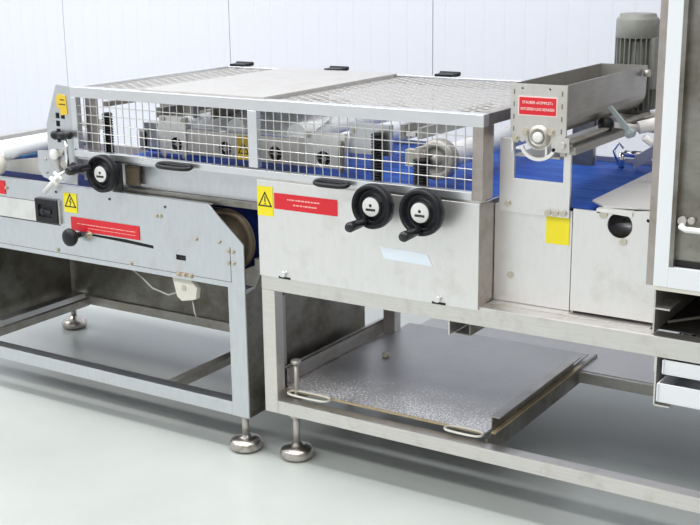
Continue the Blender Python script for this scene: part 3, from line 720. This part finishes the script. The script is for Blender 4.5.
text_mesh('lettering', 'ENTLEEREN UND REINIGEN', .8195, 1.0725, HY0-.0018, .0095, M['whiteink'], rs, .088)
# clamp arm with black ball and grey lever
lv = MB().cyl((.905, .335, 1.006), (.955, .40, .992), .008).build('clamp_arm', M['white'], hp)
MB().lathe((.903, .332, 1.007), (-.61, -.78, 0), [(0, .030), (.014, .029), (.019, .022), (.019, .004), (.013, -.004), (0, -.004)], 24).build('ball_grip', M['black'], lv)
MB().prism([(.893, .33, 1.050), (.903, .33, 1.056), (.966, .33, .990), (.952, .33, .980)], (0, .008, 0)).cyl((.957, .322, .986), (.957, .345, .986), .012).cyl((.957, .318, .986), (.957, .322, .986), .006).build('clamp_lever', M['lever'], hp, .001)
MB().cyl((.955, .40, .992), (1.06, .48, 1.02), .017).cyl((1.0, .44, 1.003), (1.03, .46, 1.012), .024).tube([(.975, .39, .97), (.99, .40, .955), (1.01, .41, .96), (1.02, .42, .98)], .010).build('drive_shaft', M['white'], hp)
MB().cyl((.896, .60, 1.115), (.912, .60, 1.115), .010).build('shaft_cap', M['dusty'], hp)

# ============================================================ motor behind the hopper
mt = thing('electric_motor', 'grey finned electric motor standing upright behind the hopper', 'motor', (.832, .74, .985))
MX, MY = .831, .715
MB().cyl((MX, MY, .985), (MX, MY, 1.225), .046, n=40).build('housing', M['motor'], mt)
m = MB()
for k in range(24):
    a = 2*PI*k/24; c, s_ = math.cos(a), math.sin(a)
    v = [(MX+c*r-s_*w, MY+s_*r+c*w) for r, w in ((.046, -.0016), (.061, -.0013), (.061, .0013), (.046, .0016))]
    m.xy(v, 1.0, 1.205)
m.build('cooling_fins', M['motor'], mt)
MB().lathe((MX, MY, 1.203), (0, 0, 1), [(.060, 0), (.0612, .002), (.0605, .050), (.056, .057), (.052, .058), (.052, .066), (.046, .068), (0, .069)], 44).build('fan_cover', M['motor'], mt)
MB().box(MX+.045, MX+.064, MY-.03, MY+.03, 1.06, 1.205).build('terminal_box', M['motor'], mt, .003)
MB().lathe((MX, MY, .972), (0, 0, 1), [(0, 0), (.066, 0), (.068, .006), (.066, .016), (0, .017)], 36).build('flange', M['dusty'], mt)

# ============================================================ crumb tray
ty = thing('crumb_tray', 'flat steel tray dusted with white flour on the lower slide rails', 'tray', (.36, .42, .19))
MB().box(.035, .692, .058, .80, .192, .196).build('tray_plate', M['tray'], ty)
MB().box(.035, .692, .054, .058, .191, .1975).build('front_lip', M['tan'], ty)
MB().box(.10, .62, .10, .75, .184, .1915).build('underframe', M['dark_grimy'], ty)
for c in (.135, .640):
    ww = .070 if c < .3 else .055
    MB().tube(ellipse_loop(c, .034, .1985, ww, .020, 28), .0035, 8, closed=True).build('wire_handle', M['ivory'], ty)
tag(MB().lathe((.147, .452, .1962), (0, 0, 1), [(0, .016), (.008, .015), (.013, .009), (.0125, .003), (.011, 0), (0, 0)], 9).build('dough_crumb', M['crumb']), 'small dried beige dough lump lying on the flour-dusted tray', 'crumb')

# ============================================================ cabinet at the right edge
cb = thing('oven_cabinet', 'tall white-framed steel cabinet door at the right edge above the conveyor', 'cabinet', (1.6, .3, .69))
CX0, CX1 = 1.130, 2.1
MB().box(CX0+.003, CX0+.008, .004, .8, .70, 2.1).box(CX0+.008, CX1, .79, .8, .70, 2.1).box(CX0+.008, CX1, .004, .79, 2.09, 2.1).box(CX0+.008, CX1, .004, .79, .695, .70).box(CX1-.005, CX1, .004, .79, .70, 2.09).build('body', M['brown_steel'], cb)  # unseen side coloured brown to give dark reflections on facing steel
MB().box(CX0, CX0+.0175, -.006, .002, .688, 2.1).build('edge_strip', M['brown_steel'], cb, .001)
d = MB().box(1.1485, 1.183, -.010, .001, .6885, 2.1).box(1.183, CX1, -.010, .001, .6885, .738).box(CX1-.04, CX1, -.010, .001, .738, 2.1).box(1.183, CX1-.04, -.010, .001, 2.06, 2.1).build('door', M['white_paint'], cb, .001)
MB().box(1.183, 1.193, -.010, .02, .738, 2.06).box(1.193, CX1-.04, .010, .014, .752, 2.06).build('door_panel', M['dark_grimy'], d)
MB().box(1.188, CX1-.04, .005, .012, .738, .752).build('door_gap', M['dark'], d)
MB().tube([(1.206, .01, .838), (1.208, -.015, .836), (1.222, -.026, .834), (1.9, -.026, .834), (1.915, -.01, .834), (1.915, .01, .834)], .007, 12).build('door_handle', M['white'], d)
MB().cyl((1.205, .008, .848), (1.205, -.004, .848), .010).build('handle_screw', M['dusty'], d)
MB().cyl((1.226, .008, .850), (1.226, -.004, .850), .008).build('handle_screw', M['dusty'], d)
MB().box(1.144, CX1, -.008, .004, .679, .688).build('bottom_edge', M['ivory'], cb)
# dark bay under the cabinet
MB().box(1.146, 1.150, .012, .60, .566, .676).box(1.15, 1.185, .012, .10, .626, .630).build('bay_bracket', M['plate'], cb)
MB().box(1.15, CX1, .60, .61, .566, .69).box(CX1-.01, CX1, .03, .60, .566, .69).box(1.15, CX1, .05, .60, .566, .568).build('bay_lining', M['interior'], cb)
MB().cyl((1.155, .10, .571), (1.60, .56, .60), .004, n=8).build('bay_wire', M['dusty'], cb)

# white trays hung below the upper rail
def bin_(z0, z1, name_label, y0, x0):
    t = MB()
    t.box(x0, 1.95, y0, y0+.004, z0, z1).box(x0, x0+.004, y0+.004, .45, z0, z1).box(1.946, 1.95, y0+.004, .45, z0, z1).box(x0+.004, 1.946, .446, .45, z0, z1).box(x0, 1.95, y0, .45, z0-.003, z0).box(x0, x0+.004, y0-.004, y0, z0, z1)
    return tag(t.build('storage_tray', M['white_paint'], None, .001), name_label, 'storage tray', 'white trays hung under the cabinet')
bin_(.474, .507, 'white metal tray hung under the frame rail, upper of the two', .004, 1.178)
bin_(.408, .452, 'white metal tray hung under the frame rail, lower of the two', -.010, 1.172)

# ============================================================ camera, light, world
cam = bpy.data.cameras.new('camera'); co = bpy.data.objects.new('camera', cam); COL.objects.link(co)
cam.sensor_width = 36; cam.lens = 1182.225/700*36; cam.clip_start = .05
R3 = [[0.843416, 0.126954, -0.522046], [0.53713, -0.220705, 0.814113], [-0.011863, -0.967043, -0.254337]]
mat = Matrix(((R3[0][0], -R3[0][1], -R3[0][2]), (R3[1][0], -R3[1][1], -R3[1][2]), (R3[2][0], -R3[2][1], -R3[2][2])))
mw = mat.to_4x4(); mw.translation = (1.985, -2.621, 1.45)
co.matrix_world = mw
S.camera = co

def area(name, loc, rot, sx, sy, power, col=(1, 1, 1)):
    l = bpy.data.lights.new(name, 'AREA'); l.shape = 'RECTANGLE'; l.size = sx; l.size_y = sy; l.energy = power; l.color = col
    o = bpy.data.objects.new(name, l); COL.objects.link(o); o.location = loc; o.rotation_euler = rot; return o
area('ceiling_lamp', (-1.2, -.10, 3.5), (0, 0, 0), 9, .35, 180, (1, .99, .97))
area('ceiling_lamp', (-1.2, -2.6, 3.5), (0, 0, 0), 9, .5, 165, (1, .99, .97))
w = bpy.data.worlds.new('room_light'); S.world = w; w.use_nodes = True
w.node_tree.nodes['Background'].inputs['Color'].default_value = (.97, .98, 1.0, 1)
w.node_tree.nodes['Background'].inputs['Strength'].default_value = .72
S.view_settings.view_transform = 'Standard'; S.view_settings.look = 'None'; S.view_settings.gamma = 1
S.view_settings.use_curve_mapping = False
S.view_settings.exposure = 0.08
